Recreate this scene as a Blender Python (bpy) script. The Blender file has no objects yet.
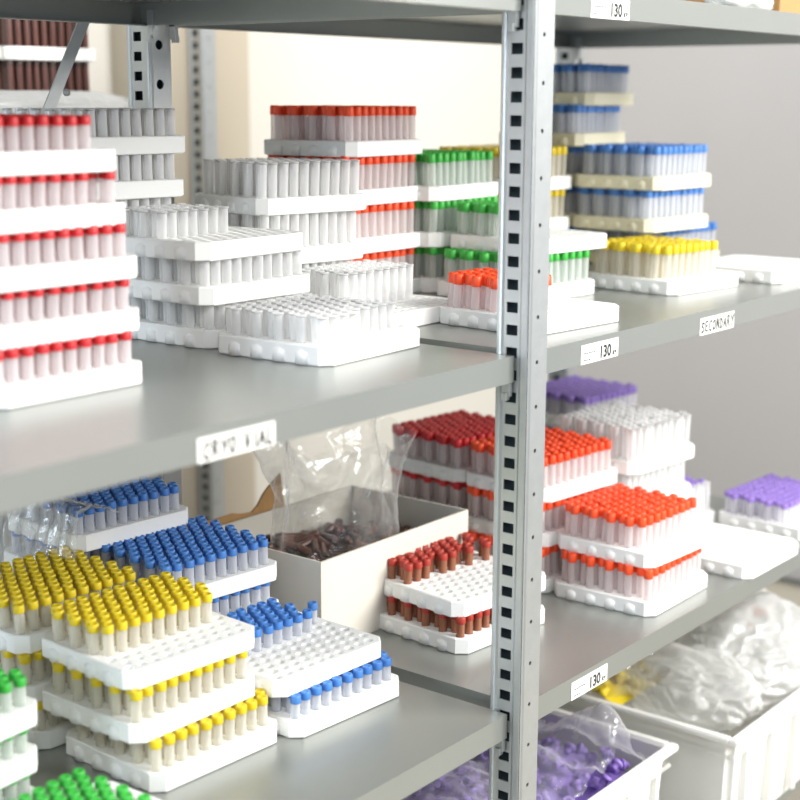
import bpy, bmesh, math, random
from mathutils import Vector, Matrix, noise
random.seed(7)
scene = bpy.context.scene
COL = scene.collection
PI = math.pi
ZM, ZL, ZT, ZB = 0.0, -0.405, 0.382, -0.79      # shelf surfaces: middle, lower, top, bottom

# ------------------------------------------------------------------ materials
def new_mat(name):
    m = bpy.data.materials.new(name); m.use_nodes = True
    nt = m.node_tree; nt.nodes.clear()
    out = nt.nodes.new('ShaderNodeOutputMaterial')
    return m, nt, out

def pbr(name, col, rough=0.5, metal=0.0, bump=None, var=None, spec=0.5, sub=0.0):
    m, nt, out = new_mat(name)
    b = nt.nodes.new('ShaderNodeBsdfPrincipled')
    b.inputs['Base Color'].default_value = (*col, 1)
    b.inputs['Roughness'].default_value = rough
    b.inputs['Metallic'].default_value = metal
    b.inputs['Specular IOR Level'].default_value = spec
    if sub:
        b.inputs['Subsurface Weight'].default_value = sub
        b.inputs['Subsurface Radius'].default_value = (0.02, 0.02, 0.02)
        b.inputs['Subsurface Scale'].default_value = 0.2
    nt.links.new(b.outputs[0], out.inputs[0])
    tc = nt.nodes.new('ShaderNodeTexCoord')
    if var:
        n = nt.nodes.new('ShaderNodeTexNoise'); n.inputs['Scale'].default_value = var[0]; n.inputs['Detail'].default_value = 4
        nt.links.new(tc.outputs['Object'], n.inputs['Vector'])
        mix = nt.nodes.new('ShaderNodeMix'); mix.data_type = 'RGBA'
        mix.inputs['A'].default_value = (*[c * (1 - var[1]) for c in col], 1)
        mix.inputs['B'].default_value = (*[min(1, c * (1 + var[1])) for c in col], 1)
        nt.links.new(n.outputs['Fac'], mix.inputs['Factor'])
        nt.links.new(mix.outputs['Result'], b.inputs['Base Color'])
    if bump:
        n = nt.nodes.new('ShaderNodeTexNoise'); n.inputs['Scale'].default_value = bump[0]; n.inputs['Detail'].default_value = 3
        nt.links.new(tc.outputs['Object'], n.inputs['Vector'])
        bp = nt.nodes.new('ShaderNodeBump'); bp.inputs['Strength'].default_value = bump[1]; bp.inputs['Distance'].default_value = 0.002
        nt.links.new(n.outputs['Fac'], bp.inputs['Height']); nt.links.new(bp.outputs[0], b.inputs['Normal'])
    return m

def clear_plastic(name, col, opaque, gloss=0.12):
    """milky translucent plastic: part see-through, part scattering, with a glossy skin"""
    m, nt, out = new_mat(name); N = nt.nodes; L = nt.links
    tr = N.new('ShaderNodeBsdfTransparent'); tr.inputs[0].default_value = (0.995, 0.995, 0.995, 1)
    d = N.new('ShaderNodeBsdfDiffuse'); d.inputs[0].default_value = (*col, 1)
    t = N.new('ShaderNodeBsdfTranslucent'); t.inputs[0].default_value = (*col, 1)
    g = N.new('ShaderNodeBsdfGlossy'); g.inputs['Roughness'].default_value = 0.18
    lw = N.new('ShaderNodeLayerWeight'); lw.inputs['Blend'].default_value = 0.25
    m1 = N.new('ShaderNodeMixShader'); m1.inputs[0].default_value = 0.36
    L.new(d.outputs[0], m1.inputs[1]); L.new(t.outputs[0], m1.inputs[2])
    ad = N.new('ShaderNodeMath'); ad.operation = 'MULTIPLY_ADD'; ad.use_clamp = True
    ad.inputs[1].default_value = 0.38; ad.inputs[2].default_value = opaque
    L.new(lw.outputs['Facing'], ad.inputs[0])
    m2 = N.new('ShaderNodeMixShader'); L.new(ad.outputs[0], m2.inputs[0])
    L.new(tr.outputs[0], m2.inputs[1]); L.new(m1.outputs[0], m2.inputs[2])
    m3 = N.new('ShaderNodeMixShader'); m3.inputs[0].default_value = gloss
    L.new(m2.outputs[0], m3.inputs[1]); L.new(g.outputs[0], m3.inputs[2])
    L.new(m3.outputs[0], out.inputs[0])
    return m

def film(name, white=0.06, gloss=0.16, scale=30.0):
    """thin clear polythene film with creases"""
    m, nt, out = new_mat(name); N = nt.nodes; L = nt.links
    tc = N.new('ShaderNodeTexCoord')
    n = N.new('ShaderNodeTexNoise'); n.inputs['Scale'].default_value = scale; n.inputs['Detail'].default_value = 5; n.inputs['Distortion'].default_value = 1.2
    L.new(tc.outputs['Object'], n.inputs['Vector'])
    bp = N.new('ShaderNodeBump'); bp.inputs['Strength'].default_value = 0.7; bp.inputs['Distance'].default_value = 0.006
    L.new(n.outputs['Fac'], bp.inputs['Height'])
    tr = N.new('ShaderNodeBsdfTransparent'); tr.inputs[0].default_value = (0.97, 0.975, 0.97, 1)
    d = N.new('ShaderNodeBsdfDiffuse'); d.inputs[0].default_value = (0.9, 0.9, 0.88, 1)
    t = N.new('ShaderNodeBsdfTranslucent'); t.inputs[0].default_value = (0.9, 0.9, 0.88, 1)
    g = N.new('ShaderNodeBsdfGlossy'); g.inputs['Roughness'].default_value = 0.08
    L.new(bp.outputs[0], g.inputs['Normal'])
    dd = N.new('ShaderNodeMixShader'); dd.inputs[0].default_value = 0.5; L.new(d.outputs[0], dd.inputs[1]); L.new(t.outputs[0], dd.inputs[2])
    lw = N.new('ShaderNodeLayerWeight'); lw.inputs['Blend'].default_value = 0.35; L.new(bp.outputs[0], lw.inputs['Normal'])
    ma = N.new('ShaderNodeMath'); ma.operation = 'MULTIPLY_ADD'; ma.inputs[1].default_value = 0.45; ma.inputs[2].default_value = white; ma.use_clamp = True
    L.new(lw.outputs['Facing'], ma.inputs[0])
    m1 = N.new('ShaderNodeMixShader'); L.new(ma.outputs[0], m1.inputs[0]); L.new(tr.outputs[0], m1.inputs[1]); L.new(dd.outputs[0], m1.inputs[2])
    m2 = N.new('ShaderNodeMixShader'); m2.inputs[0].default_value = gloss; L.new(m1.outputs[0], m2.inputs[1]); L.new(g.outputs[0], m2.inputs[2])
    L.new(m2.outputs[0], out.inputs[0])
    return m

def srgb(r, g, b):
    f = lambda c: (c / 255 / 12.92) if c / 255 <= 0.04045 else ((c / 255 + 0.055) / 1.055) ** 2.4
    return (f(r), f(g), f(b))

M = dict(
    shelf=pbr('painted_steel', srgb(160, 163, 158), 0.30, 0.6, bump=(400, 0.05), var=(6, 0.05)),
    lip=pbr('shelf_edge_steel', srgb(186, 190, 186), 0.42, 0.25, var=(9, 0.04)),
    post=pbr('galvanised_steel', srgb(186, 189, 188), 0.36, 0.7, bump=(250, 0.12), var=(60, 0.09)),
    slot_shade=pbr('painted_slot_shade', srgb(58, 72, 80), 0.6, 0.3),  # darkness behind the post slots, put into the steel's colour
    foam=pbr('white_foam', srgb(243, 243, 240), 0.75, bump=(900, 0.12), spec=0.25),
    cream=pbr('cream_foam', srgb(238, 232, 204), 0.75, bump=(900, 0.12), spec=0.25),
    tube=clear_plastic('frosted_tube_plastic', (0.985, 0.985, 0.98), 0.52, 0.05),
    clear=clear_plastic('clear_tube_plastic', (0.99, 0.99, 0.985), 0.52, 0.05),
    brownbody=pbr('brown_tube_plastic', srgb(146, 92, 66), 0.35),
    yellow=pbr('yellow_cap_plastic', srgb(220, 194, 26), 0.45),
    blue=pbr('blue_cap_plastic', srgb(72, 130, 204), 0.45),
    orange=pbr('orange_cap_plastic', srgb(238, 78, 30), 0.45),
    red=pbr('red_cap_plastic', srgb(204, 38, 42), 0.45),
    green=pbr('green_cap_plastic', srgb(58, 172, 62), 0.45),
    purple=pbr('purple_cap_plastic', srgb(142, 116, 192), 0.45),
    darkbody=pbr('dark_brown_tube_plastic', srgb(92, 54, 44), 0.35),
    brown=pbr('rust_cap_plastic', srgb(168, 52, 38), 0.45),
    darkcap=pbr('dark_brown_cap_plastic', srgb(64, 42, 36), 0.4),
    card=pbr('white_lined_cardboard', srgb(214, 208, 196), 0.8, var=(20, 0.03)),
    kraft=pbr('kraft_cardboard', srgb(176, 136, 88), 0.85, var=(25, 0.08)),
    paper=pbr('label_paper', srgb(222, 222, 216), 0.7),
    ink=pbr('black_ink', srgb(36, 36, 40), 0.6),
    greyink=pbr('grey_ink', srgb(96, 96, 104), 0.6),
    crate=pbr('white_crate_plastic', srgb(232, 231, 226), 0.4, sub=0.0),
    wall_shade=pbr('painted_wall_shade', srgb(186, 175, 156), 0.9, var=(3, 0.02)),  # back-wall shadow put into a paint colour
    wall=pbr('warm_white_paint', srgb(208, 204, 194), 0.9, bump=(120, 0.05), var=(2, 0.02)),
    greywall=pbr('grey_wall_paint', srgb(184, 182, 182), 0.9, bump=(120, 0.05), var=(2, 0.02)),
    floor=pbr('beige_vinyl', srgb(150, 144, 132), 0.5, var=(5, 0.05)),
    trimm=pbr('painted_trim', srgb(208, 202, 188), 0.6, var=(5, 0.03)),
    dark=pbr('dark_joint', srgb(90, 92, 90), 0.7),
    film=film('clear_film', 0.02, 0.11, 26),
    film4=film('hazy_film', 0.17, 0.12, 24),
    film2=film('cloudy_film', 0.60, 0.05, 30),
    film5=film('milky_film', 0.46, 0.04, 20),
    film3=film('crinkled_film', 0.09, 0.2, 40),
    tip=clear_plastic('white_tip_plastic', (0.93, 0.92, 0.88), 0.7),
    orangeprint=pbr('orange_print', srgb(232, 120, 50), 0.6),
)

# ------------------------------------------------------------------ object helpers
def obj(name, me, mats, parent=None, loc=None):
    if isinstance(me, bmesh.types.BMesh):
        bm = me; me = bpy.data.meshes.new(name); bm.to_mesh(me); bm.free()
    if not me.materials:
        for m in (mats if isinstance(mats, (list, tuple)) else [mats]): me.materials.append(m)
    o = bpy.data.objects.new(name, me); COL.objects.link(o)
    if parent is not None: o.parent = parent
    if loc is not None: o.location = loc
    return o

def thing(name, label, cat, loc=(0, 0, 0), rz=0, group=None):
    o = bpy.data.objects.new(name, None); COL.objects.link(o)
    o.empty_display_size = 0.02; o.location = loc; o.rotation_euler = (0, 0, rz)
    return tag(o, label, cat, group)

def tag(o, label, cat, group=None):
    o['label'] = label; o['category'] = cat
    if group: o['group'] = group
    return o

def struct(name, bm, m):
    o = obj(name, bm, m); o['kind'] = 'structure'; return o

def box(bm, x0, x1, y0, y1, z0, z1, mi=0):
    v = [bm.verts.new(p) for p in ((x0,y0,z0),(x1,y0,z0),(x1,y1,z0),(x0,y1,z0),(x0,y0,z1),(x1,y0,z1),(x1,y1,z1),(x0,y1,z1))]
    for q in ((3,2,1,0),(4,5,6,7),(0,1,5,4),(1,2,6,5),(2,3,7,6),(3,0,4,7)):
        f = bm.faces.new([v[i] for i in q]); f.material_index = mi
    return v

def boxes(*bs, bev=0.0):
    bm = bmesh.new()
    for b in bs: box(bm, *b)
    if bev: bmesh.ops.bevel(bm, geom=bm.edges[:], offset=bev, segments=2, affect='EDGES', profile=0.6)
    return bm

def lathe(prof, n, smooth=True, close_top=True, close_bot=True):
    bm = bmesh.new(); rings = []
    for r, z in prof:
        rings.append([bm.verts.new((r*math.cos(2*PI*i/n), r*math.sin(2*PI*i/n), z)) for i in range(n)] if r > 1e-6 else [bm.verts.new((0,0,z))])
    for a, b in zip(rings, rings[1:]):
        for i in range(n):
            j = (i+1) % n
            if len(a) == 1: f = bm.faces.new((a[0], b[j], b[i]))
            elif len(b) == 1: f = bm.faces.new((a[i], a[j], b[0]))
            else: f = bm.faces.new((a[i], a[j], b[j], b[i]))
            f.smooth = smooth
    bmesh.ops.recalc_face_normals(bm, faces=bm.faces[:])
    return bm

def to_mesh(bm, name, *mats):
    me = bpy.data.meshes.new(name); bm.to_mesh(me); bm.free()
    for m in mats: me.materials.append(m)
    return me

# ------------------------------------------------------------------ foam rack
RL, RW, RH = 0.175, 0.157, 0.0205
NX, NY, PX, PY = 10, 10, 0.0162, 0.0146
MX, MY = (RL - (9*PX + PX/2)) / 2, (RW - 9*PY) / 2
def hole_xy(i, j): return MX + i*PX + (PX/2 if j % 2 else 0), MY + j*PY

def rack_mesh(name, mat, holes=True):
    bm = bmesh.new()
    c, b, e = 0.0115, 0.0012, 0.004     # chamfer, edge round, depth of the knobs on the short sides
    def outline(z, ins):
        x0, x1, y0, y1 = ins, RL-ins, ins, RW-ins
        pts = [(x0+c,y0),(x1-c,y0),(x1,y0+c),(x1,y1-c),(x1-c,y1),(x0+c,y1),(x0,y1-c),(x0,y0+c)]
        return [bm.verts.new((x,y,z)) for x,y in pts]
    rings = [outline(0, b), outline(b, 0), outline(RH-b, 0), outline(RH, b)]
    for a, d in zip(rings, rings[1:]):
        for i in range(8):
            j = (i+1) % 8; bm.faces.new((a[i],a[j],d[j],d[i]))
    lipi, lipo = outline(0, 0.0042), outline(0.0026, 0.0046)      # shallow recess underneath: the caps below sit up inside it
    for a, d in ((lipi, rings[0]), (lipo, lipi)):
        for i in range(8):
            j = (i+1) % 8; bm.faces.new((a[i],a[j],d[j],d[i]))
    bm.faces.new(list(reversed(lipo)))
    top_edges = [bm.edges.get((rings[3][i], rings[3][(i+1)%8])) for i in range(8)]
    if holes:
        n, r = 10, 0.0058
        for j in range(NY):
            for i in range(NX):
                x, y = hole_xy(i, j)
                t = [bm.verts.new((x+r*math.cos(2*PI*k/n), y+r*math.sin(2*PI*k/n), RH)) for k in range(n)]
                l = [bm.verts.new((x+r*.94*math.cos(2*PI*k/n), y+r*.94*math.sin(2*PI*k/n), 0.0034)) for k in range(n)]
                for k in range(n):
                    q = (k+1) % n
                    bm.faces.new((t[k], t[q], l[q], l[k]))
                bm.faces.new(l)
                top_edges += [bm.edges.get((t[k], t[(k+1)%n])) for k in range(n)]
    bmesh.ops.triangle_fill(bm, use_beauty=True, use_dissolve=False, edges=top_edges)
    # rounded knobs standing out along the two short sides
    for k in range(4):
        y = RW/2 + (k - 1.5)*0.0302
        for side in (0, 1):
            xs = 0.0 if side == 0 else RL
            s = -1 if side == 0 else 1
            n, r, h = 8, 0.0080, RH*0.60
            lo = []; hi = []
            for q in range(n+1):
                a = PI*q/n
                px, py = xs + s*(e*math.sin(a)) - s*0.0004, y + r*math.cos(a)
                lo.append(bm.verts.new((px, py, 0.0006))); hi.append(bm.verts.new((px, py, h)))
            cap = bm.verts.new((xs - s*0.0004, y, h+0.0035))
            bot = bm.verts.new((xs - s*0.0004, y, 0.0006))
            for q in range(n):
                f = bm.faces.new((lo[q],lo[q+1],hi[q+1],hi[q])); f.smooth = True
                f = bm.faces.new((hi[q],hi[q+1],cap)); f.smooth = True
                bm.faces.new((lo[q+1],lo[q],bot))
    bmesh.ops.recalc_face_normals(bm, faces=bm.faces[:])
    return to_mesh(bm, name, mat)

RACK = {'white': rack_mesh('foam_rack', M['foam']), 'cream': rack_mesh('cream_rack', M['cream'])}
RACKFLAT = rack_mesh('upturned_rack', M['foam'], holes=False)

# ------------------------------------------------------------------ tubes
TR = 0.0053
def body_mesh(T, mat, open_top=False, n=10):
    zb = T - 0.004 if not open_top else T
    prof = [(0,0),(TR*0.6,0.0008),(TR*0.92,0.003),(TR,0.006),(TR,zb-0.012),(TR*1.02,zb-0.0015),(TR*1.02,zb)]
    if open_top: prof += [(TR*1.12,zb-0.0022),(TR*1.12,zb),(TR*0.86,zb),(TR*0.84,zb-0.008),(0,zb-0.0085)]
    else: prof += [(0,zb)]
    return to_mesh(lathe(prof, n), 'tube_body', mat)
def cap_mesh(mat, n=12, hr=0.0061, hh=0.0088):
    prof = [(TR*0.8,-hh),(hr*0.97,-hh),(hr,-hh+0.0008),(hr*0.98,-0.0012),(hr*0.86,0),(hr*0.62,0),(hr*0.5,-0.0012),(0,-0.0012)]
    return to_mesh(lathe(prof, n), 'tube_cap', mat)
CAPS = {k: cap_mesh(M[k]) for k in ('yellow','blue','orange','red','green','purple','brown')}
TALL = {k: cap_mesh(M[k], hr=0.0063, hh=0.0125) for k in CAPS}
CAPS['dark'] = cap_mesh(M['darkcap'])
CAP_REFLEX = {}  # coloured reflex of the caps inside the clear tubes, painted into the body plastic
for k, amt in (('yellow', .22), ('blue', .14), ('orange', .10), ('red', .12), ('green', .16), ('purple', .12)):
    c = M[k].node_tree.nodes['Principled BSDF'].inputs['Base Color'].default_value if 'Principled BSDF' in M[k].node_tree.nodes else (1,1,1,1)
    CAP_REFLEX[k] = clear_plastic('cap_reflex_%s_tube_plastic' % k, tuple(.985*(1-amt) + c[q]*amt for q in range(3)), 0.52, 0.05)
BODIES = {}
def body(T, kind):
    key = (round(T, 4), kind)
    if key not in BODIES:
        BODIES[key] = body_mesh(T, M['brownbody'] if kind == 'brown' else M['darkbody'] if kind == 'dark' else M['clear'] if kind == 'clear' else CAP_REFLEX[kind], kind == 'clear')
    return BODIES[key]

ADJ = {'clear': 'uncapped clear', 'brown': 'rust-capped brown'}
MASKS = {}
MASKS.update({0: (1023, 1023, 3, 1, 3, 1, 1, 1, 1, 1), 1: (1023, 893, 3, 3, 3, 3, 3, 3, 3, 3), 2: (0, 0, 0, 511, 1023, 1023, 1023, 1023, 1023, 1023), 3: (7, 2, 0, 0, 0, 0, 0, 0, 0, 0), 4: (7, 7, 7, 3, 2, 0, 0, 0, 0, 0), 5: (1023, 1023, 1023, 1023, 1022, 1022, 1020, 1016, 1008, 1008), 6: (1023, 513, 3, 1, 0, 0, 0, 0, 0, 0), 7: (0, 0, 0, 0, 0, 254, 760, 248, 248, 248), 9: (1008, 320, 0, 0, 0, 0, 0, 0, 0, 0), 10: (1023, 1023, 1023, 1023, 1023, 1023, 1023, 1023, 1023, 768), 13: (6, 0, 0, 0, 1, 0, 1, 1, 1, 0), 14: (1023, 1023, 1023, 1023, 1023, 2, 1, 0, 1, 0), 15: (896, 768, 0, 0, 0, 0, 0, 0, 0, 0), 16: (896, 768, 0, 0, 0, 0, 0, 0, 0, 0), 17: (768, 768, 512, 0, 0, 0, 0, 0, 0, 0), 18: (0, 0, 0, 128, 192, 224, 224, 240, 240, 252), 19: (1023, 1022, 4, 0, 0, 0, 0, 0, 0, 0), 20: (1022, 1022, 312, 0, 0, 0, 0, 0, 0, 0), 21: (1022, 1020, 888, 0, 0, 0, 0, 0, 0, 0), 22: (766, 1020, 32, 0, 0, 0, 0, 0, 0, 0), 23: (508, 504, 48, 368, 192, 320, 384, 128, 0, 0), 26: (992, 0, 0, 0, 0, 0, 0, 0, 0, 0), 27: (1008, 992, 0, 0, 0, 0, 0, 0, 0, 0), 28: (1023, 952, 273, 0, 1, 0, 1, 0, 1, 0), 29: (3, 1, 3, 1, 3, 3, 3, 3, 3, 2), 30: (1023, 39, 3, 1, 3, 3, 3, 1, 2, 0), 31: (0, 0, 0, 0, 127, 53, 3, 1, 3, 2), 32: (15, 511, 479, 191, 511, 255, 511, 239, 255, 271), 33: (0, 0, 0, 0, 511, 3, 3, 3, 3, 0), 34: (112, 0, 0, 0, 0, 0, 0, 0, 0, 0), 35: (1023, 995, 3, 1, 3, 1, 0, 0, 0, 0), 36: (1023, 1023, 75, 3, 3, 2, 7, 1, 7, 3), 37: (1022, 512, 0, 0, 0, 0, 0, 0, 0, 0), 38: (1020, 88, 0, 0, 0, 0, 0, 0, 0, 0), 39: (1023, 1, 3, 1, 3, 1, 3, 1, 3, 1), 40: (1023, 9, 607, 513, 3, 19, 515, 513, 295, 951), 41: (7, 1, 3, 1, 0, 0, 0, 0, 0, 0), 42: (1023, 1, 3, 0, 0, 0, 0, 0, 0, 0), 43: (1023, 1023, 1023, 1022, 1008, 992, 640, 768, 0, 0), 44: (1008, 64, 0, 1, 3, 3, 3, 3, 3, 3), 45: (0, 0, 0, 0, 1, 3, 7, 15, 15, 15), 46: (0, 0, 16, 0, 1, 3, 7, 15, 31, 31), 48: (896, 0, 0, 0, 0, 0, 0, 0, 0, 0), 49: (896, 0, 3, 1, 1, 1, 1, 1, 1, 1), 50: (0, 255, 55, 239, 71, 247, 127, 15, 167, 141), 51: (1023, 0, 0, 0, 1, 1, 1, 1, 2, 0), 52: (1023, 1, 3, 1, 3, 1, 3, 1, 3, 1), 53: (1023, 1, 3, 1, 3, 1, 3, 1, 3, 1), 55: (7, 0, 0, 0, 0, 0, 0, 0, 0, 0), 56: (7, 1, 0, 0, 0, 0, 0, 0, 0, 0), 57: (1023, 1, 3, 1, 0, 0, 0, 0, 0, 0), 58: (1023, 1, 3, 1, 3, 0, 0, 0, 0, 0), 60: (31, 21, 3, 1, 3, 1, 3, 3, 3, 1), 61: (0, 0, 0, 0, 0, 0, 695, 767, 767, 760), 62: (1023, 1, 3, 1, 3, 1, 3, 1, 3, 1), 63: (0, 511, 511, 511, 511, 511, 511, 511, 511, 511), 64: (15, 0, 0, 0, 0, 0, 1, 1, 3, 1), 65: (1023, 0, 0, 0, 0, 0, 1, 1, 3, 1), 66: (1023, 1022, 1020, 1016, 992, 992, 897, 769, 519, 15), 68: (3, 1, 3, 1, 3, 3, 3, 1, 3, 3), 69: (63, 127, 255, 511, 1023, 1023, 1023, 1023, 1023, 1023), 70: (960, 896, 768, 512, 0, 0, 0, 0, 0, 0), 71: (1023, 1, 0, 0, 0, 0, 0, 0, 0, 0), 72: (1023, 645, 67, 3, 19, 3, 519, 1, 3, 257), 74: (0, 0, 0, 0, 0, 1, 3, 0, 0, 0), 75: (1023, 1023, 1023, 1023, 1023, 1023, 1023, 1022, 1016, 1008), 77: (0, 0, 15, 63, 255, 511, 1023, 1023, 1023, 1023), 78: (1023, 1023, 991, 2, 4, 0, 0, 0, 0, 0), 79: (1023, 1023, 767, 2, 4, 0, 0, 0, 0, 0)})
# which tubes show in the photograph: these stand as objects of their own
SPARE = {}          # (colour) -> list of (matrix, T): the tubes nobody could count, deep inside the stacks
def add_tube(color, T, mat4, label, group, individual):
    if not individual:
        SPARE.setdefault(color, []).append((mat4, T)); return None
    name = {'clear': 'clear_tube', 'brown': 'rust_capped_tube', 'dark': 'dark_brown_tube'}.get(color, color + '_capped_tube')
    o = obj(name, body(T, color), None); o.matrix_world = mat4
    tag(o, label, 'tube', group)
    if color != 'clear':
        c = obj('cap', TALL[color] if T > .055 and color in TALL else CAPS[color], None, parent=o); c.location = (0, 0, T)
    return o

ORD = {1: ['only'], 2: ['bottom', 'top'], 3: ['bottom', 'middle', 'top'], 4: ['bottom', 'second', 'third', 'top'], 5: ['bottom', 'second', 'third', 'fourth', 'top']}
RACK_COUNT = [0]
def rack(ref, end, z, yaw, phrase, level, n_levels, fill, T, colors, mat='white', lean=0.03, note='', flat=False):
    """ref: where the long face starts (end='e') or its far end (end='r'); fill(i, j) -> colour or None"""
    a = math.radians(yaw)
    lx = 0.0115 if end == 'e' else RL - 0.0115
    ox, oy = ref[0] - lx*math.cos(a), ref[1] - lx*math.sin(a)
    key = RACK_COUNT[0]; RACK_COUNT[0] += 1
    word = ORD[n_levels][level]
    if n_levels == 1: lab = '%s foam, the %s' % (mat, phrase)
    else: lab = '%s foam rack, %s, in the %s' % (mat, word + (' from bottom' if word in ('second', 'third', 'fourth') else ''), phrase)
    r = obj('tube_rack', RACKFLAT if flat else RACK[mat], None)
    r.location = (ox, oy, z + 0.0002); r.rotation_euler = (0, 0, a)
    tag(r, lab + note, 'rack', None if n_levels == 1 else 'racks of the ' + phrase)
    if T is None: return
    W = Matrix.Translation((ox, oy, z)) @ Matrix.Rotation(a, 4, 'Z')
    mask = MASKS.get(key)
    rnd = random.Random(key*977+5)
    wind = (rnd.uniform(-lean, lean), rnd.uniform(-lean, lean))
    for j in range(NY):
        for i in range(NX):
            c = fill(i, j)
            tx, ty = wind[0]*.7 + rnd.gauss(0, lean*.35), wind[1]*.7 + rnd.gauss(0, lean*.35)
            rz, dz = rnd.uniform(0, 6.28), rnd.uniform(-0.0013, -0.0002)
            if not c: continue
            x, y = hole_xy(i, j)
            m4 = W @ Matrix.Translation((x, y, 0.0037)) @ Matrix.Rotation(tx, 4, 'Y') @ Matrix.Rotation(ty, 4, 'X') @ Matrix.Rotation(rz, 4, 'Z')
            ind = True if not MASKS else mask is not None and bool((mask[j] >> i) & 1)
            desc = 'tall ' if T > 0.055 else ''
            if c == 'clear': lead = desc + 'clear open tube'
            elif c == 'brown': lead = 'brown tube with rust cap'
            elif c == 'dark': lead = 'dark brown capped tube'
            else: lead = desc + 'clear tube with %s cap' % c
            if n_levels == 1: tl = '%s in the %s' % (lead, phrase)
            else: tl = '%s, %s rack, %s' % (lead, word, phrase)
            o = add_tube(c, T + dz*0.6, m4, tl, tl.replace(lead, {'clear': 'clear tubes', 'brown': 'brown tubes'}.get(c, c + '-capped tubes'), 1), ind)
            if o is not None: o['rk'] = key*1000 + j*NX+i

def full(c): return lambda i, j: c
def stack(layers, end, p, z0, yaw, phrase, color, T=None, fills=None, mat='white', lean=0.03):
    n = len(layers); T = (T or p - 0.0036) + 0.0022
    for k, (x, y) in enumerate(layers):
        f = (fills or {}).get(k, full(color))
        yw = yaw[k] if isinstance(yaw, (list, tuple)) else yaw
        rack((x, y), end, z0 + p*k, yw, phrase, k, n, f, None if f == 'none' else T, color, mat, lean)

# ---- lower left shelf
stack([(-.369,.171),(-.379,.187),(-.374,.200)], 'e', .0505, ZL, [-2.5,-.5,-3.5], 'front yellow-capped stack on the lower shelf', 'yellow',
      fills={2: lambda i, j: 'yellow' if j >= 3 and not (i == 9 and j == 3) else None})
stack([(-.378,.338),(-.386,.349),(-.380,.361)], 'e', .0505, ZL, [-1,-2,-2.5], 'yellow-capped stack behind the front yellow one', 'yellow')
stack([(-.190,.150),(-.198,.166)], 'e', .0445, ZL, [-3.6,-2], 'blue-capped stack beside the front yellow stack', 'blue',
      fills={1: lambda i, j: 'blue' if (j >= 5 and i <= 7) or (i == 9 and j == 6) else None})
stack([(-.034,.322),(-.036,.330),(-.038,.331)], 'r', .0495, ZL, [-4,-5,-5.8], 'blue-capped stack touching the cardboard box', 'blue')
stack([(-.202,.496),(-.205,.490),(-.204,.488),(-.205,.478)], 'e', .0488, ZL, [-2,-3,-3,-4], 'film-wrapped blue-capped stack under the upper shelf', 'blue')
stack([(-.478,.228),(-.481,.226),(-.480,.224)], 'r', .047, ZL, [2,4,5], 'green-capped stack at the lower left edge', 'green', T=.0432)
rack((-.418,.055), 'r', ZL, 2, 'lone rack in the lower left corner', 0, 1, lambda i, j: 'green' if i <= 7 else None, .0445, 'green')
# ---- middle left shelf
stack([(-.512,.199),(-.506,.212),(-.504,.216),(-.506,.222),(-.512,.226)], 'e', .0497, ZM, [0,-1.5,-2,0,0], 'tall red-capped stack at the picture edge', 'red',
      fills={4: lambda i, j: 'red' if i <= 8 else None, 3: lambda i, j: None if (i == 8 and j == 0) else 'red'})
stack([(-.066,.454)]*3 + [(-.062,.452),(-.056,.454)], 'r', .0505, ZM, [-3,-3,-4,-5,-5], 'clear-tube stack before the slotted rear post', 'clear', T=.0465)
stack([(-.170,.287),(-.178,.284),(-.182,.284)], 'e', .048, ZM, [0,-.5,2], 'clear-tube stack beside the tall red-capped stack', 'clear', T=.0442,
      fills={2: lambda i, j: 'clear' if j >= 4 and i <= 6 else None})
rack((-.171,.121), 'e', ZM, 2.9, 'lone clear-tube rack nearest the upper shelf edge', 0, 1, lambda i, j: 'clear' if (j >= 1 or i < 4) and i <= 8 else None, .046, 'clear')
# ---- middle shelf, right bay
rack((.043,.216), 'e', ZM, 2.1, 'half-filled tall clear-tube rack by the front post', 0, 1, lambda i, j: 'clear' if j >= 4 and i <= 8 else None, .060, 'clear')
stack([(.188,.388),(.190,.384),(.190,.380)], 'r', .0625, ZM, [-3,-7,-11], 'tall clear-tube stack before the orange stack', 'clear', T=.0585)
stack([(.350,.412),(.346,.410),(.352,.414),(.358,.416)], 'r', .0637, ZM, [0,0,2,4], 'orange-capped stack against the white wall', 'orange')
stack([(.363,.386),(.361,.386),(.360,.386)], 'e', .0635, ZM, [2,0,3], 'green-capped stack beside the wall-side orange stack', 'green', lean=.05)
stack([(.490,.214),(.520,.214)], 'r', .0620, ZM, [-4,-6], 'green-capped stack behind the front post', 'green', lean=.05,
      fills={1: lambda i, j: 'green' if i <= 3 and j >= 3 else None})
rack((.282,.054), 'r', ZM, -5, 'orange-capped rack right behind the front post', 0, 1, lambda i, j: 'orange' if i <= 4 and j >= 2 else None, .058, 'orange', lean=.06)
stack([(.716,.402),(.718,.400),(.722,.400)], 'r', .0640, ZM, [0,-1,0], 'yellow-capped stack behind the green stacks', 'yellow')
rack((.549,.114), 'e', ZM, -6, 'yellow-capped rack on the upper shelf', 0, 1, lambda i, j: 'yellow' if j >= 1 and i <= 7 else None, .064, 'yellow', lean=.05)
stack([(.985,.270),(.898,.250),(.902,.250)], 'r', .0648, ZM, [-3,-5,-1], 'cream blue-capped stack behind the yellow rack', 'blue', mat='cream', lean=.05)
stack([(.940,.430)]*3+[(.930,.425),(.952,.425)], 'r', .0640, ZM, [0,0,2,5,6], 'tallest blue-capped stack near the grey wall', 'blue', mat='cream', lean=.04)
rack((.768,.06), 'e', ZM, -1, 'empty rack on the upper shelf', 0, 1, full(None), None, None)
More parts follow.
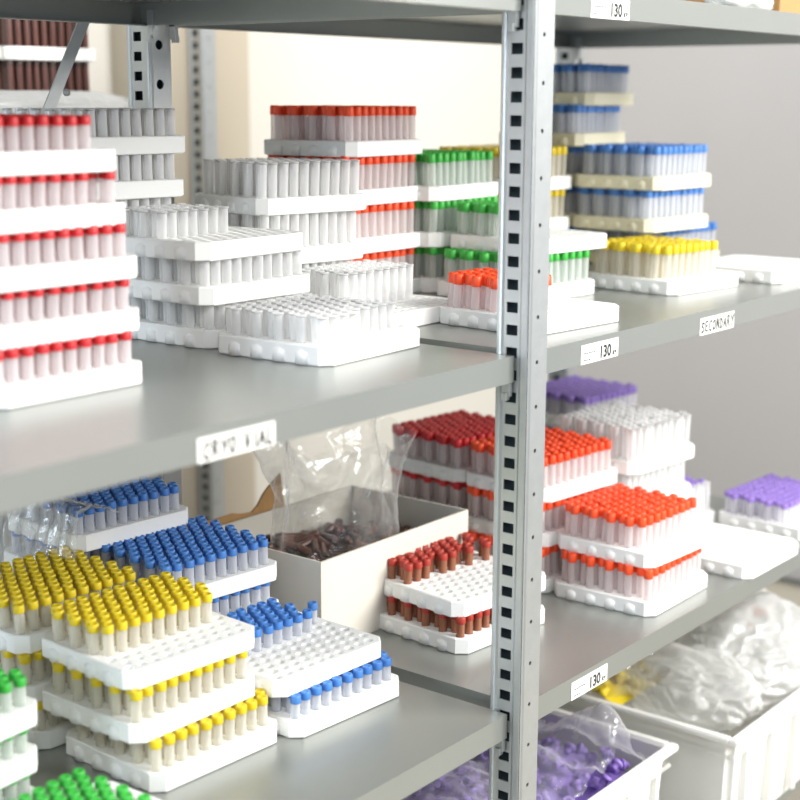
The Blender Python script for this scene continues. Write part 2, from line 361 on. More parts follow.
# ---- lower shelf, right bay
stack([(.119,.156),(.122,.165)], 'e', .0445, ZL, [-5,-8], 'brown-tube stack before the cardboard box', 'brown', lean=.05,
      fills={1: lambda i, j: 'brown' if (j >= 6 and i not in (8,)) and not (j == 6 and i in (3, 6)) else None})
stack([(.385,.042),(.396,.051)], 'e', .0620, ZL, [1,-2.5], 'front orange-capped stack on the lower shelf', 'orange', lean=.04,
      fills={1: lambda i, j: 'orange' if j >= 1 and i <= 8 else None})
stack([(.375,.204),(.386,.212),(.393,.214)], 'e', .0620, ZL, [-2,-4,-5.9], 'orange-capped stack behind the front orange one', 'orange', lean=.04)
stack([(.404,.368),(.406,.372),(.408,.372)], 'e', .0620, ZL, [-3,-5,-6], 'red-capped stack behind the brown-tube stack', 'red', lean=.04)
stack([(.838,.184),(.738,.178),(.728,.170)], 'r', .0660, ZL, [-3,-5,-4.5], 'clear-tube stack behind the lower orange stacks', 'clear', lean=.04,
      fills={0: lambda i, j: 'purple' if i >= 5 and j >= 1 else 'clear'})
stack([(.985,.410),(.988,.410),(.992,.410)], 'r', .0580, ZL, [-2,-3,-4], 'purple-capped stack against the grey wall', 'purple')
rack((.611,.010), 'e', ZL, -.2, 'upturned rack beside the lower orange stacks', 0, 1, full(None), None, None, flat=True)
rack((.838,.024), 'e', ZL, -3, 'purple-capped rack on the lower shelf edge', 0, 1, lambda i, j: 'purple' if j >= 2 else None, .051, 'purple')

def spare_tubes():
    """one merged mass per colour: the rest of the tubes, inside the stacks"""
    for color, lst in SPARE.items():
        vs, fs, mi = [], [], []
        n = 6
        for m4, T in lst:
            cap = color != 'clear'
            prof = [(TR*.7, 0, 0), (TR, .005, 0), (TR, T-.009, 0)] + ([(.006, T-.0088, 1), (.006, T, 1)] if cap else [(TR, T, 0)])
            base = len(vs)
            for r, z, _ in prof:
                for k in range(n): vs.append(m4 @ Vector((r*math.cos(2*PI*k/n), r*math.sin(2*PI*k/n), z)))
            for s in range(len(prof)-1):
                for k in range(n):
                    q = (k+1) % n
                    fs.append((base+s*n+k, base+s*n+q, base+(s+1)*n+q, base+(s+1)*n+k)); mi.append(prof[s+1][2])
            fs.append(tuple(base+(len(prof)-1)*n+k for k in range(n))); mi.append(1 if cap else 0)
        me = bpy.data.meshes.new('packed_tubes'); me.from_pydata(vs, [], fs)
        me.polygons.foreach_set('material_index', mi); me.update()
        me.materials.append(M['brownbody'] if color == 'brown' else M['darkbody'] if color == 'dark' else M['clear'] if color == 'clear' else CAP_REFLEX[color])
        if color != 'clear': me.materials.append(M['darkcap' if color == 'dark' else color])
        o = obj('packed_%s_tubes' % color, me, None)
        o['kind'] = 'stuff'
        tag(o, {'clear': 'remaining clear open tubes packed deep inside the stacked racks', 'brown': 'remaining brown tubes packed deep inside the lower brown-tube rack'}.get(color, 'remaining clear tubes with %s caps packed deep inside the stacked racks' % color), 'tubes')
spare_tubes()

# ------------------------------------------------------------------ shelving unit
def upright_mesh(z0, z1, phase, big=False):
    """slotted steel angle: web along Y at x=0 with square slots, flange along X at y=0 with round holes"""
    bm = bmesh.new(); t = 0.0016
    P = 0.0242
    # web with slots, between two rolled ridges
    ys = [0.0118, 0.0150, 0.0290, 0.0322]; xw = 0.0022
    k0, k1 = math.floor((z0-phase)/P), math.ceil((z1-phase)/P)
    def quad(pts):
        return bm.faces.new([bm.verts.new(p) for p in pts])
    for k in range(k0, k1):
        a, b = phase + k*P, phase + (k+1)*P
        s0, s1 = a + P*0.5 - 0.0057, a + P*0.5 + 0.0057
        for (y0, y1, za, zb) in ((ys[0],ys[1],a,b),(ys[2],ys[3],a,b),(ys[1],ys[2],a,s0),(ys[1],ys[2],s1,b)):
            quad(((xw,y0,za),(xw,y0,zb),(xw,y1,zb),(xw,y1,za)))
        for (p, q) in (((ys[1],s0),(ys[2],s0)),((ys[2],s0),(ys[2],s1)),((ys[2],s1),(ys[1],s1)),((ys[1],s1),(ys[1],s0))):
            quad(((xw,p[0],p[1]),(xw,q[0],q[1]),(xw+t,q[0],q[1]),(xw+t,p[0],p[1])))
        for (y0, y1, za, zb) in ((ys[0],ys[1],a,b),(ys[2],ys[3],a,b),(ys[1],ys[2],a,s0),(ys[1],ys[2],s1,b)):
            quad(((xw+t,y1,za),(xw+t,y1,zb),(xw+t,y0,zb),(xw+t,y0,za)))
    za, zb = phase + k0*P, phase + k1*P
    def sheet(poly, mi=0):
        for (x0,y0),(x1,y1) in zip(poly, poly[1:]):
            quad(((x0,y0,za),(x1,y1,za),(x1,y1,zb),(x0,y0,zb))).material_index = mi
    sheet([(xw,ys[3]),(0.0004,0.0345),(0,0.0365),(0,0.0395),(0.0015,0.0410),(0.014,0.0410),(0.014,0.0395),(0.003,0.0395),(0.002,0.0365),(xw+t,ys[3])])
    sheet([(0.0008,0.0006),(0,0.0018),(0,0.0085),(0.0004,0.0098),(xw,ys[0])])
    sheet([(xw+t,ys[0]),(0.002,0.0085),(0.002,0.0018)])
    # flange with round holes
    xf0, xf1, hx = 0.0008, 0.0375, 0.0185
    hr = 0.0062 if big else 0.0024
    H2 = 2*P; n = 12
    kk0, kk1 = math.floor((za-phase)/H2), math.ceil((zb-phase)/H2)
    for k in range(kk0, kk1):
        a, b = max(za, phase + k*H2), min(zb, phase + (k+1)*H2)
        if b - a < 0.001: continue
        cz = phase + (k+0.5)*H2 + 0.002
        if cz - hr < a + 0.001 or cz + hr > b - 0.001:
            quad(((xf0,0,a),(xf1,0,a),(xf1,0,b),(xf0,0,b))); continue
        ring = [bm.verts.new((hx+hr*math.cos(2*PI*q/n+PI/n), 0, cz+hr*math.sin(2*PI*q/n+PI/n))) for q in range(n)]
        back = [bm.verts.new((v.co.x, t, v.co.z)) for v in ring]
        cor = [bm.verts.new(p) for p in ((xf0,0,a),(xf1,0,a),(xf1,0,b),(xf0,0,b))]
        edges = [bm.edges.new((ring[q], ring[(q+1)%n])) for q in range(n)] + [bm.edges.new((cor[q], cor[(q+1)%4])) for q in range(4)]
        bmesh.ops.triangle_fill(bm, use_beauty=True, edges=edges)
        for q in range(n):
            bm.faces.new((ring[q], back[q], back[(q+1)%n], ring[(q+1)%n]))
    sheet([(xf1,0),(0.0392,0.0012),(0.0392,0.012),(0.0378,0.012),(0.0378,t)])
    sheet([(0.0378,0.012),(0.026,0.016),(0.013,0.0385),(0.014,0.0395)], 1)  # closing sheet, coloured dark for the shade inside the post
    # small bead along the front corner and the flange edge
    sheet([(0.0045,-0.0002),(0.006,-0.0012),(0.0075,-0.0002)])
    return bm

unit = thing('shelving_unit', 'grey slotted steel shelving unit carrying the white tube racks', 'shelving', (0,0,ZB-.31))
inv = -Vector(unit.location)
def part(name, bm, m, parent=unit, label=None):
    o = obj(name, bm, m, parent=parent, loc=inv if parent is unit else None)
    if label: o['label'] = label
    return o
PH = 0.317 - 0.0121
for ux in (-1.036, 0.0, 1.0):
    for uy, big in ((0.0, False), (0.572, True)):
        bm = upright_mesh(ZB-.31, 0.75, PH, big)
        bmesh.ops.translate(bm, verts=bm.verts[:], vec=(ux, uy, 0))
        part('upright', bm, [M['post'], M['slot_shade']])

def shelf_bm(x0, x1, z, y0=0.0165, y1=0.582):
    h = 0.0285; t = 0.0015
    bm = bmesh.new()
    box(bm, x0, x1, y0, y1, z-t, z)
    box(bm, x0, x1, y0, y0+t, z-h, z-t); box(bm, x0, x1, y1-t, y1, z-h, z-t)
    box(bm, x0, x0+t, y0+t, y1-t, z-h, z-t); box(bm, x1-t, x1, y0+t, y1-t, z-h, z-t)
    box(bm, x0+t, x1-t, y0+t, y0+0.014, z-h, z-h+t); box(bm, x0+t, x1-t, y1-0.014, y1-t, z-h, z-h+t)
    return bm
def hook_bm(x, y, z, s):
    bm = bmesh.new()
    box(bm, min(x, x+s*0.0055), max(x, x+s*0.0055), y, y+0.010, z-0.044, z-0.010)
    box(bm, min(x+s*0.001, x+s*0.009), max(x+s*0.001, x+s*0.009), y+0.002, y+0.008, z-0.048, z-0.040)
    return bm
def ribbon(bm, pts, w, y, mi=1):
    """a pen stroke on a label: flat ribbon through 2-D points (u, v)"""
    for (u0, v0), (u1, v1) in zip(pts, pts[1:]):
        d = Vector((u1-u0, v1-v0)); l = d.length
        if l < 1e-7: continue
        d /= l; n = Vector((-d.y, d.x))*w/2; e = d*w*0.35
        c = [(u0-e.x+n.x, v0-e.y+n.y), (u0-e.x-n.x, v0-e.y-n.y), (u1+e.x-n.x, v1+e.y-n.y), (u1+e.x+n.x, v1+e.y+n.y)]
        f = bm.faces.new([bm.verts.new((a, y, b)) for a, b in c]); f.material_index = mi
def text_into(bm, txt, size, x, z, y, mi=1, sx=1.0, emb=0.0006):
    cu = bpy.data.curves.new('lettering', 'FONT'); cu.body = txt; cu.size = size; cu.resolution_u = 3; cu.offset = emb
    o = bpy.data.objects.new('lettering', cu); COL.objects.link(o)
    dg = bpy.context.evaluated_depsgraph_get(); dg.update()
    me = o.evaluated_get(dg).to_mesh()
    vs = [bm.verts.new((x + v.co.x*sx, y, z + v.co.y)) for v in me.vertices]
    for p in me.polygons:
        try:
            f = bm.faces.new([vs[i] for i in p.vertices]); f.material_index = mi
        except ValueError: pass
    bpy.data.objects.remove(o); bpy.data.curves.remove(cu)
LET = {
 'S': [[(.9,.85),(.6,1),(.2,.9),(.1,.7),(.4,.55),(.75,.42),(.85,.2),(.5,.02),(.1,.12)]],
 'E': [[(.85,1),(.1,.95),(.12,.05),(.9,.02)],[(.12,.5),(.7,.55)]],
 'C': [[(.9,.85),(.6,1),(.25,.85),(.1,.5),(.2,.15),(.55,0),(.9,.12)]],
 'O': [[(.5,1),(.15,.8),(.1,.35),(.4,0),(.75,.12),(.92,.5),(.8,.85),(.5,1)]],
 'N': [[(.1,0),(.12,1),(.85,.05),(.88,1)]],
 'D': [[(.15,0),(.15,1),(.6,.92),(.9,.55),(.7,.12),(.12,0)]],
 'A': [[(.02,0),(.48,1),(.95,0)],[(.2,.38),(.8,.4)]],
 'R': [[(.12,0),(.12,1),(.65,.95),(.8,.72),(.55,.52),(.14,.48)],[(.45,.5),(.95,0)]],
 'Y': [[(.05,1),(.5,.5)],[(.98,1),(.35,0)]],
 'V': [[(.05,1),(.48,0),(.95,1)]],
 'I': [[(.5,1),(.5,0)]],
 'L': [[(.15,1),(.15,.02),(.85,.04)]],
}
def handwriting(bm, word, x, z, w, h, y, pen):
    rnd = random.Random(len(word)*3+1)
    for ch in word:
        if ch != ' ':
            dz = rnd.uniform(-.06, .06)*h; s = rnd.uniform(.9, 1.06)
            for st in LET[ch]:
                ribbon(bm, [(x + u*w*.76 + v*w*.06, z + dz + v*h*s) for u, v in st], pen, y)
        x += w if ch not in ' I' else w*0.75
LY = 0.0165
def sticker(x0, x1, zt, zb, shelf, label, draw):
    bm = bmesh.new(); box(bm, x0, x1, LY-0.0006, LY-0.00005, zb, zt)
    draw(bm)
    o = obj('sticker', bm, [M['paper'], M['ink'], M['greyink']], parent=shelf)
    o['label'] = label
def load_label(z):
    def draw(bm):
        y = LY-0.0009
        text_into(bm, '130', 0.0195, 0.1735, z-.0255, y, 1, 0.92)
        text_into(bm, 'kg', 0.0105, 0.2035, z-.0255, y, 1, 0.95, .0002)
        for r, zz in enumerate((z-.0175, z-.0255)):
            for q in range(5 if r == 0 else 3):
                ribbon(bm, [(0.1405+q*.0052, zz+.001), (0.1434+q*.0052, zz+.001)], 0.0015, y, 2)
    return draw
SH = {}
for key, x0, x1, z in (('lt',-.994,-.0005,ZT),('lm',-.994,-.0005,ZM),('ll',-.994,-.0005,ZL),('lb',-.994,-.0005,ZB),
                       ('rt',.031,.996,ZT),('rm',.031,.996,ZM),('rl',.031,.996,ZL),('rb',.031,.996,ZB)):
    s = part('shelf', shelf_bm(x0, x1, z), M['shelf']); SH[key] = s
    for hx, sg in ((x0, 1), (x1, -1)):
        for hy in (0.0185, 0.556):
            h = obj('hook', hook_bm(hx, hy, z, sg), M['post'], parent=s); h['label'] = 'bright steel hook'
for key, z in (('rt', ZT), ('rm', ZM), ('rl', ZL)):
    sticker(.134, .217, z-.0065, z-.0288, SH[key], 'white sticker printed 130 kg', load_label(z))
sticker(.424, .521, ZM-.0085, ZM-.0308, SH['rm'], 'white sticker with handwritten SECONDARY',
        lambda bm: handwriting(bm, 'SECONDARY', .4275, ZM-.0265, .0104, .0135, LY-.0009, .0022))
sticker(-.464, -.371, ZM-.0075, ZM-.0288, SH['lm'], 'white sticker with handwritten CRYO VIAL',
        lambda bm: handwriting(bm, 'CRYO VIAL', -.458, ZM-.0255, .0102, .0142, LY-.0009, .0023))
# rear brace: a flat steel strap, bolted near the rear post
def strap_bm(p, q, w, t, y):
    p, q = Vector(p), Vector(q); d = (q-p).normalized(); n = Vector((-d.y, d.x))*w/2
    c = [p+n, p-n, q-n, q+n]
    bm = bmesh.new()
    a = [bm.verts.new((v.x, y, v.y)) for v in c]; b = [bm.verts.new((v.x, y+t, v.y)) for v in c]
    bm.faces.new(a); bm.faces.new(list(reversed(b)))
    for i in range(4): bm.faces.new((a[i], b[i], b[(i+1)%4], a[(i+1)%4]))
    bmesh.ops.recalc_face_normals(bm, faces=bm.faces[:])
    return bm
br = part('brace', strap_bm((-.058,.385), (-.62,-.62), .016, .002, .603), M['post'])
bolt = lathe([(0,-.003),(.004,-.003),(.0045,0),(.0045,.001)], 10)
bmesh.ops.rotate(bolt, verts=bolt.verts[:], cent=(0,0,0), matrix=Matrix.Rotation(-PI/2, 3, 'X'))
bmesh.ops.translate(bolt, verts=bolt.verts[:], vec=(-.106,.6025,.272))
obj('bolt', bolt, M['lip'], parent=br)

# ------------------------------------------------------------------ cardboard box of brown tubes
BX0, BX1, BY0, BY1, BH = .006, .312, .297, .506, .118
bx = thing('cardboard_box', 'open white-lined cardboard box full of loose brown tubes on lower shelf', 'box', (BX0, BY0, ZL), 0)
t = .003; X, Y = BX1-BX0, BY1-BY0
wl = boxes((0,X,0,Y,.0003,t),(0,X,0,t,t,BH),(0,X,Y-t,Y,t,BH),(0,t,t,Y-t,t,BH),(X-t,X,t,Y-t,t,BH))
obj('carton_body', wl, M['card'], parent=bx)
# torn kraft flap standing up along the back edge
bm = bmesh.new(); N = 26; fr = []; bk = []
for k in range(N+1):
    u = k/N; x = -.13 + u*.30
    top = BH + .012 + .008*math.sin(u*7.0+.6) + .003*noise.noise((u*14, 0, 3)) - .012*math.exp(-((u-.80)/.08)**2) + .022*max(0, u-.84)/.16
    yb = Y + .003 + .035*max(0, .43-u)
    fr.append((bm.verts.new((x, yb, BH-.035)), bm.verts.new((x, yb+.012, top))))
    bk.append((bm.verts.new((x, yb+.003, BH-.035)), bm.verts.new((x, yb+.015, top))))
for k in range(N):
    bm.faces.new((fr[k][0], fr[k+1][0], fr[k+1][1], fr[k][1])); bm.faces.new((bk[k+1][0], bk[k][0], bk[k][1], bk[k+1][1]))
    bm.faces.new((fr[k][1], fr[k+1][1], bk[k+1][1], bk[k][1])); bm.faces.new((fr[k+1][0], fr[k][0], bk[k][0], bk[k+1][0]))
for e in (0, N): bm.faces.new((fr[e][0], fr[e][1], bk[e][1], bk[e][0]))
bmesh.ops.recalc_face_normals(bm, faces=bm.faces[:])
fl = obj('flap', bm, M['kraft'], parent=bx); fl['label'] = 'torn brown kraft cardboard flap'

def heap(n, x0, x1, y0, y1, zf, sep, seed, flatness=0.35):
    """loose positions in a heap whose surface height is zf(x, y)"""
    rnd = random.Random(seed); out = []
    tries = 0
    while len(out) < n and tries < 20000:
        tries += 1
        x, y = rnd.uniform(x0, x1), rnd.uniform(y0, y1); z = zf(x, y) - rnd.choice((0, 0, .3))*sep
        if all((x-a)**2+(y-b)**2+(z-c)**2 > sep*sep for a, b, c, _ in out):
            rot = Matrix.Rotation(rnd.uniform(0, 6.28), 4, 'Z') @ Matrix.Rotation(PI/2 + rnd.gauss(0, flatness), 4, 'X')
            out.append((x, y, z, rot))
    return out
BT = .046
bmesh_body = body(BT, 'dark'); dcap = cap_mesh(M['darkcap'])
bz = lambda x, y: ZL + .074 + .012*noise.noise((x*22, y*22, 1)) + .022*math.exp(-((x-.12)**2+(y-.42)**2)/.006)
for (x, y, z, rot) in heap(80, BX0+.032, BX1-.032, BY0+.03, BY1-.03, bz, .0155, 11, .3):
    o = obj('loose_brown_tube', bmesh_body, None); o.matrix_world = Matrix.Translation((x, y, z)) @ rot @ Matrix.Translation((0, 0, -BT/2))
    tag(o, 'loose dark brown tube lying jumbled inside the cardboard box', 'tube', 'loose brown tubes in the cardboard box')
    c = obj('cap', dcap, None, parent=o); c.location = (0, 0, BT)
# what lies beneath them
bm = bmesh.new(); g = 14
grid = [[bm.verts.new((BX0+.006+(X-.012)*a/g, BY0+.006+(Y-.012)*b/g, bz(BX0+X*a/g, BY0+Y*b/g)-.018)) for b in range(g+1)] for a in range(g+1)]
for a in range(g):
    for b in range(g): bm.faces.new((grid[a][b], grid[a+1][b], grid[a+1][b+1], grid[a][b+1]))
o = obj('packed_brown_heap', bm, M['darkcap']); o['kind'] = 'stuff'
tag(o, 'dense heap of dark brown tubes at the bottom of the cardboard box', 'tubes')

# ------------------------------------------------------------------ plastic bags
def sleeve_bag(cx, cy, z0, z1, rx, ry, seed, folds=7, flare=.25, lean=(0, 0), amp=.16, nu=96, nv=34, waist=.18):
    """an open-topped bag standing up: pleated sleeve with crumpled wall"""
    bm = bmesh.new(); rings = []
    for v in range(nv+1):
        s = v/nv; ring = []
        base = 1 - waist*math.sin(PI*min(1, s*1.15))**2 + flare*max(0, s-.7)
        for u in range(nu):
            a = 2*PI*u/nu
            w = amp*(.25+s)*math.sin(folds*a + 3*noise.noise((seed, s*2, 0))) + .10*noise.noise((math.cos(a)*2.2+seed, math.sin(a)*2.2, s*3.5)) + .05*noise.noise((math.cos(a)*6+seed, math.sin(a)*6, s*9))
            r = base*(1+w)
            top = .22*noise.noise((math.cos(a)*1.3, math.sin(a)*1.3+seed, 7)) + .10*noise.noise((math.cos(a)*4, math.sin(a)*4, seed))
            z = z0 + (z1-z0)*s*(1 + top*s)
            ring.append(bm.verts.new((cx+lean[0]*s+rx*r*math.cos(a), cy+lean[1]*s+ry*r*math.sin(a), z)))
        rings.append(ring)
    for p, q in zip(rings, rings[1:]):
        for u in range(nu):
            f = bm.faces.new((p[u], p[(u+1)%nu], q[(u+1)%nu], q[u])); f.smooth = True
    return bm
def lump_bag(cx, cy, cz, rx, ry, rz, seed, amp=.22, sub=5, flat_bottom=.55, spike=None, fine=.35):
    bm = bmesh.new(); bmesh.ops.create_icosphere(bm, subdivisions=sub, radius=1)
    for v in bm.verts:
        d = v.co.normalized()
        n1 = noise.noise(d*1.6 + Vector((seed, 0, 0))); n2 = abs(noise.noise(d*3.6 + Vector((0, seed, 0)))); n3 = abs(noise.noise(d*8 + Vector((0, 0, seed))))
        r = 1 + amp*n1 - amp*.9*n2 - amp*fine*n3
        if spike:
            for sd, st, w in spike:
                r += st*max(0, d.dot(Vector(sd).normalized()))**w
        z = d.z*r
        if z < -flat_bottom: z = -flat_bottom + (z+flat_bottom)*.05
        v.co = (cx + d.x*r*rx, cy + d.y*r*ry, cz + z*rz)
    for f in bm.faces: f.smooth = True
    return bm
def drape(x0, x1, y0, y1, zf, seed, nx=60, ny=40, ragged=.015):
    bm = bmesh.new(); G = []
    for a in range(nx+1):
        row = []
        for b in range(ny+1):
            x = x0+(x1-x0)*a/nx; y = y0+(y1-y0)*b/ny
            ex = ragged*noise.noise((b*.3, seed, 0)) if a in (0, nx) else 0
            z = zf(x, y) + .010*noise.noise((x*38, y*38, seed)) + .006*abs(noise.noise((x*90, y*90, seed)))
            row.append(bm.verts.new((x+ex, y+ragged*noise.noise((a*.3, 0, seed))*(b in (0, ny)), z)))
        G.append(row)
    for a in range(nx):
        for b in range(ny):
            f = bm.faces.new((G[a][b], G[a+1][b], G[a+1][b+1], G[a][b+1])); f.smooth = True
    return bm

o = obj('clear_bag', sleeve_bag(.150, .398, ZL+.075, -.168, .100, .070, 2.3, folds=6, waist=.10, amp=.12), M['film'])
tag(o, 'tall open clear plastic bag standing up out of the cardboard box', 'bag')

# film wrapped loosely over the back blue rack
def wrapz(x, y):
    return ZL + .1515
bm = bmesh.new(); G = []
nu, nv = 44, 30
for a in range(nu+1):
    row = []
    for b in range(nv+1):
        s = b/nv; yy = .448 + .155*a/nu
        if s < .45:   z = ZL + .052 + (s/.45)*.148; x = -.232 - .018*math.sin(PI*s/.45)
        else:         z = ZL + .2035 + .006*math.sin((s-.45)*9); x = -.236 + (s-.45)/.55*.055
        w = .009*noise.noise((yy*55, s*6, 4)) + .006*abs(noise.noise((yy*130, s*15, 9)))
        row.append(bm.verts.new((x - w, yy, z + w*(1 if s > .45 else .3))))
    G.append(row)
for a in range(nu):
    for b in range(nv):
        f = bm.faces.new((G[a][b], G[a+1][b], G[a+1][b+1], G[a][b+1])); f.smooth = True
o = obj('plastic_wrap', bm, M['film3'])
tag(o, 'shiny clear film wrapped over the left side of the rear blue-capped stack', 'wrap')

# ------------------------------------------------------------------ crates on the bottom shelf
def crate(name, label, x0, x1, y0, y1, z0, z1, group=None):
    th = thing(name, label, 'crate', (x0, y0, z0), 0, group)
    X, Y, H = x1-x0, y1-y0, z1-z0; t = .003; tp = .012
    bm = bmesh.new()
    def loop(ins, z): return [bm.verts.new(p) for p in ((ins,ins,z),(X-ins,ins,z),(X-ins,Y-ins,z),(ins,Y-ins,z))]
    r = [loop(tp, .0004), loop(.004, H-.022), loop(.004, H-.004), loop(.007, H-.004), loop(.007, H-.022), loop(tp+t, t)]
    for a, b in zip(r, r[1:]):
        for i in range(4): bm.faces.new((a[i], a[(i+1)%4], b[(i+1)%4], b[i]))
    bm.faces.new(list(reversed(r[0]))); bm.faces.new(r[-1])
    bmesh.ops.bevel(bm, geom=[e for e in bm.edges if abs(e.verts[0].co.z-e.verts[1].co.z) > .02], offset=.010, segments=3, affect='EDGES')
    bmesh.ops.recalc_face_normals(bm, faces=bm.faces[:])
    obj('crate_body', bm, M['crate'], parent=th)
    bm = bmesh.new(); w = .013
    for q in ((-w+.004, X+w-.004, -w+.004, .005), (-w+.004, X+w-.004, Y-.005, Y+w-.004), (-w+.004, .005, .005, Y-.005), (X-.005, X+w-.004, .005, Y-.005)):
        box(bm, *q, H-.010, H)
    bmesh.ops.bevel(bm, geom=bm.edges[:], offset=.002, segments=2, affect='EDGES')
    obj('rim', bm, M['crate'], parent=th)
    bm = bmesh.new()
    box(bm, -.002, X+.002, -.002, Y+.002, H-.034, H-.028)
    bmesh.ops.bevel(bm, geom=bm.edges[:], offset=.002, segments=2, affect='EDGES')
    # ring only: open the middle
    bmesh.ops.delete(bm, geom=[f for f in bm.faces if abs(f.normal.z) > .95], context='FACES')
    obj('band', bm, M['crate'], parent=th)
    nrib = max(4, int(X/.075))
    for k in range(nrib):
        xr = X*(k+.5)/nrib
        for side in (0, 1):
            bm = bmesh.new()
            if side == 0: box(bm, xr-.004, xr+.004, -.0035, .010, .012, H-.03)
            else: box(bm, xr-.004, xr+.004, Y-.010, Y+.0035, .012, H-.03)
            obj('rib', bm, M['crate'], parent=th)
    return th
CZ = ZB + .17
crate('storage_crate', 'white plastic crate of purple caps partly behind the front post', -.16, .470, .056, .37, ZB, CZ)
crate('storage_crate', 'white plastic crate holding the big cloudy bag at the lower right', .545, 1.06, -.005, .36, ZB, CZ)

pc = to_mesh(lathe([(0,0),(.0045,0),(.0052,.0012),(.0055,.009),(.0082,.0092),(.0085,.0105),(.0085,.0138),(.0075,.0145),(.0045,.0145),(.0040,.008),(0,.008)], 12), 'purple_cap', M['purple'])
yc = to_mesh(lathe([(0,0),(.0045,0),(.0052,.0012),(.0055,.009),(.0082,.0092),(.0085,.0105),(.0085,.0138),(.0075,.0145),(.0045,.0145),(.0040,.008),(0,.008)], 12), 'yellow_cap', M['yellow'])
pz = lambda x, y: CZ - .045 + .050*math.exp(-((x-.16)**2)/.03 - ((y-.2)**2)/.02) + .03*math.exp(-((x-.38)**2)/.006) + .012*noise.noise((x*20, y*20, 5))
for (x, y, z, rot) in heap(170, -.06, .425, .078, .33, pz, .0165, 21, 1.0):
    o = obj('loose_purple_cap', pc, None); o.matrix_world = Matrix.Translation((x, y, z)) @ rot
    tag(o, 'loose purple tube cap in the bag inside the crate behind the post', 'cap', 'loose purple caps in the bag')
def under(name, x0, x1, y0, y1, zf, m, label, cat):
    bm = bmesh.new(); g = 18
    G = [[bm.verts.new((x0+(x1-x0)*a/g, y0+(y1-y0)*b/g, zf(x0+(x1-x0)*a/g, y0+(y1-y0)*b/g)-.014)) for b in range(g+1)] for a in range(g+1)]
    for a in range(g):
        for b in range(g): bm.faces.new((G[a][b], G[a+1][b], G[a+1][b+1], G[a][b+1]))
    o = obj(name, bm, m); o['kind'] = 'stuff'; tag(o, label, cat)
under('packed_purple_caps', -.10, .43, .078, .345, pz, M['purple'], 'dense purple caps filling the crate below the loose ones', 'caps')
o = obj('purple_cap_bag', drape(-.12, .43, .064, .35, lambda x, y: pz(x, y) + .016 + .085*math.exp(-((x-.345)**2)/.0012 - ((y-.10)**2)/.004) + .03*math.exp(-((x-.27)**2)/.0008), 6, 90, 54), M['film4'])
tag(o, 'clear plastic bag lying open over purple caps in the crate', 'bag')

yz = lambda x, y: CZ + .000 + .012*noise.noise((x*18, y*18, 8)) + .045*math.exp(-((x-.61)**2)/.004 - ((y-.27)**2)/.004)
for (x, y, z, rot) in heap(30, .565, .70, .20, .33, yz, .0165, 31, 1.0):
    o = obj('loose_yellow_cap', yc, None); o.matrix_world = Matrix.Translation((x, y, z)) @ rot
    tag(o, 'loose yellow tube cap in the bag behind the big cloudy bag', 'cap', 'loose yellow caps in the crate')
under('packed_yellow_caps', .56, .705, .19, .34, yz, M['yellow'], 'dense yellow caps packed below the loose yellow ones in the crate', 'caps')
o = obj('yellow_cap_bag', lump_bag(.640, .262, CZ+.02, .088, .085, .075, 3.7, amp=.25), M['film'])
tag(o, 'clear plastic bag around yellow caps at the back of the crate', 'bag')

bc = Vector((.855, .120, CZ+.004))
o = obj('cloudy_bag', lump_bag(bc.x, bc.y, bc.z, .175, .125, .086, 12.4, amp=.17, sub=6, flat_bottom=.8, fine=.3, spike=[((-.15,-.1,.95), .22, 16)]), M['film2'])
tag(o, 'big cloudy plastic bag of white caps bulging from the right crate', 'bag')
wc = to_mesh(lathe([(0,0),(.0045,0),(.0055,.009),(.0082,.0092),(.0085,.0138),(.0045,.0145),(0,.008)], 10), 'white_cap', M['tip'])
wz = lambda x, y: bc.z + .046*math.sqrt(max(0, 1-((x-bc.x)/.14)**2-((y-bc.y)/.085)**2)) - .012
for (x, y, z, rot) in heap(90, bc.x-.13, bc.x+.13, bc.y-.08, bc.y+.08, wz, .017, 41, 1.0):
    o = obj('loose_white_cap', wc, None); o.matrix_world = Matrix.Translation((x, y, z)) @ rot
    tag(o, 'loose white tube cap inside the big cloudy bag', 'cap', 'loose white caps in the cloudy bag')
o = obj('hazy_bag', lump_bag(.668, .125, CZ+.002, .085, .110, .062, 4.4, amp=.22, sub=6, flat_bottom=.8, fine=.15), M['film5'])
tag(o, 'hazy empty plastic bag squeezed between the yellow caps and the cloudy bag', 'bag')
# small packet with orange print leaning at the back of the crate
pk = thing('printed_packet', 'small white packet with orange print behind the cloudy bag', 'packet', (1.01, .19, CZ-.10), 0)
bm = lump_bag(0, 0, .075, .10, .018, .085, 8.1, amp=.12, sub=4, flat_bottom=.9)
obj('pouch', bm, M['tip'], parent=pk)
bm = bmesh.new()
for k, (u, v) in enumerate(((-.06,.105),(-.035,.115),(-.01,.11),(.02,.118))):
    box(bm, u, u+.016, -.0235, -.0222, v, v+.022)
obj('print', bm, M['orangeprint'], parent=pk)

# ------------------------------------------------------------------ things on the top shelf
b = thing('carton', 'brown cardboard carton on the top shelf at the right edge', 'box', (.765, .085, ZT), 0)
obj('carton_body', boxes((0,.22,0,.25,.0003,.16), bev=.002), M['kraft'], parent=b)
obj('tape', boxes((.085,.135,-.0008,.2508,.1595,.1608)), M['paper'], parent=b)
o = obj('folded_cloth', lump_bag(.70, .12, ZT+.022, .05, .05, .028, 5.5, amp=.2, sub=4, flat_bottom=.75), M['paper'])
tag(o, 'crumpled white packet on the top shelf beside the brown carton', 'packet')

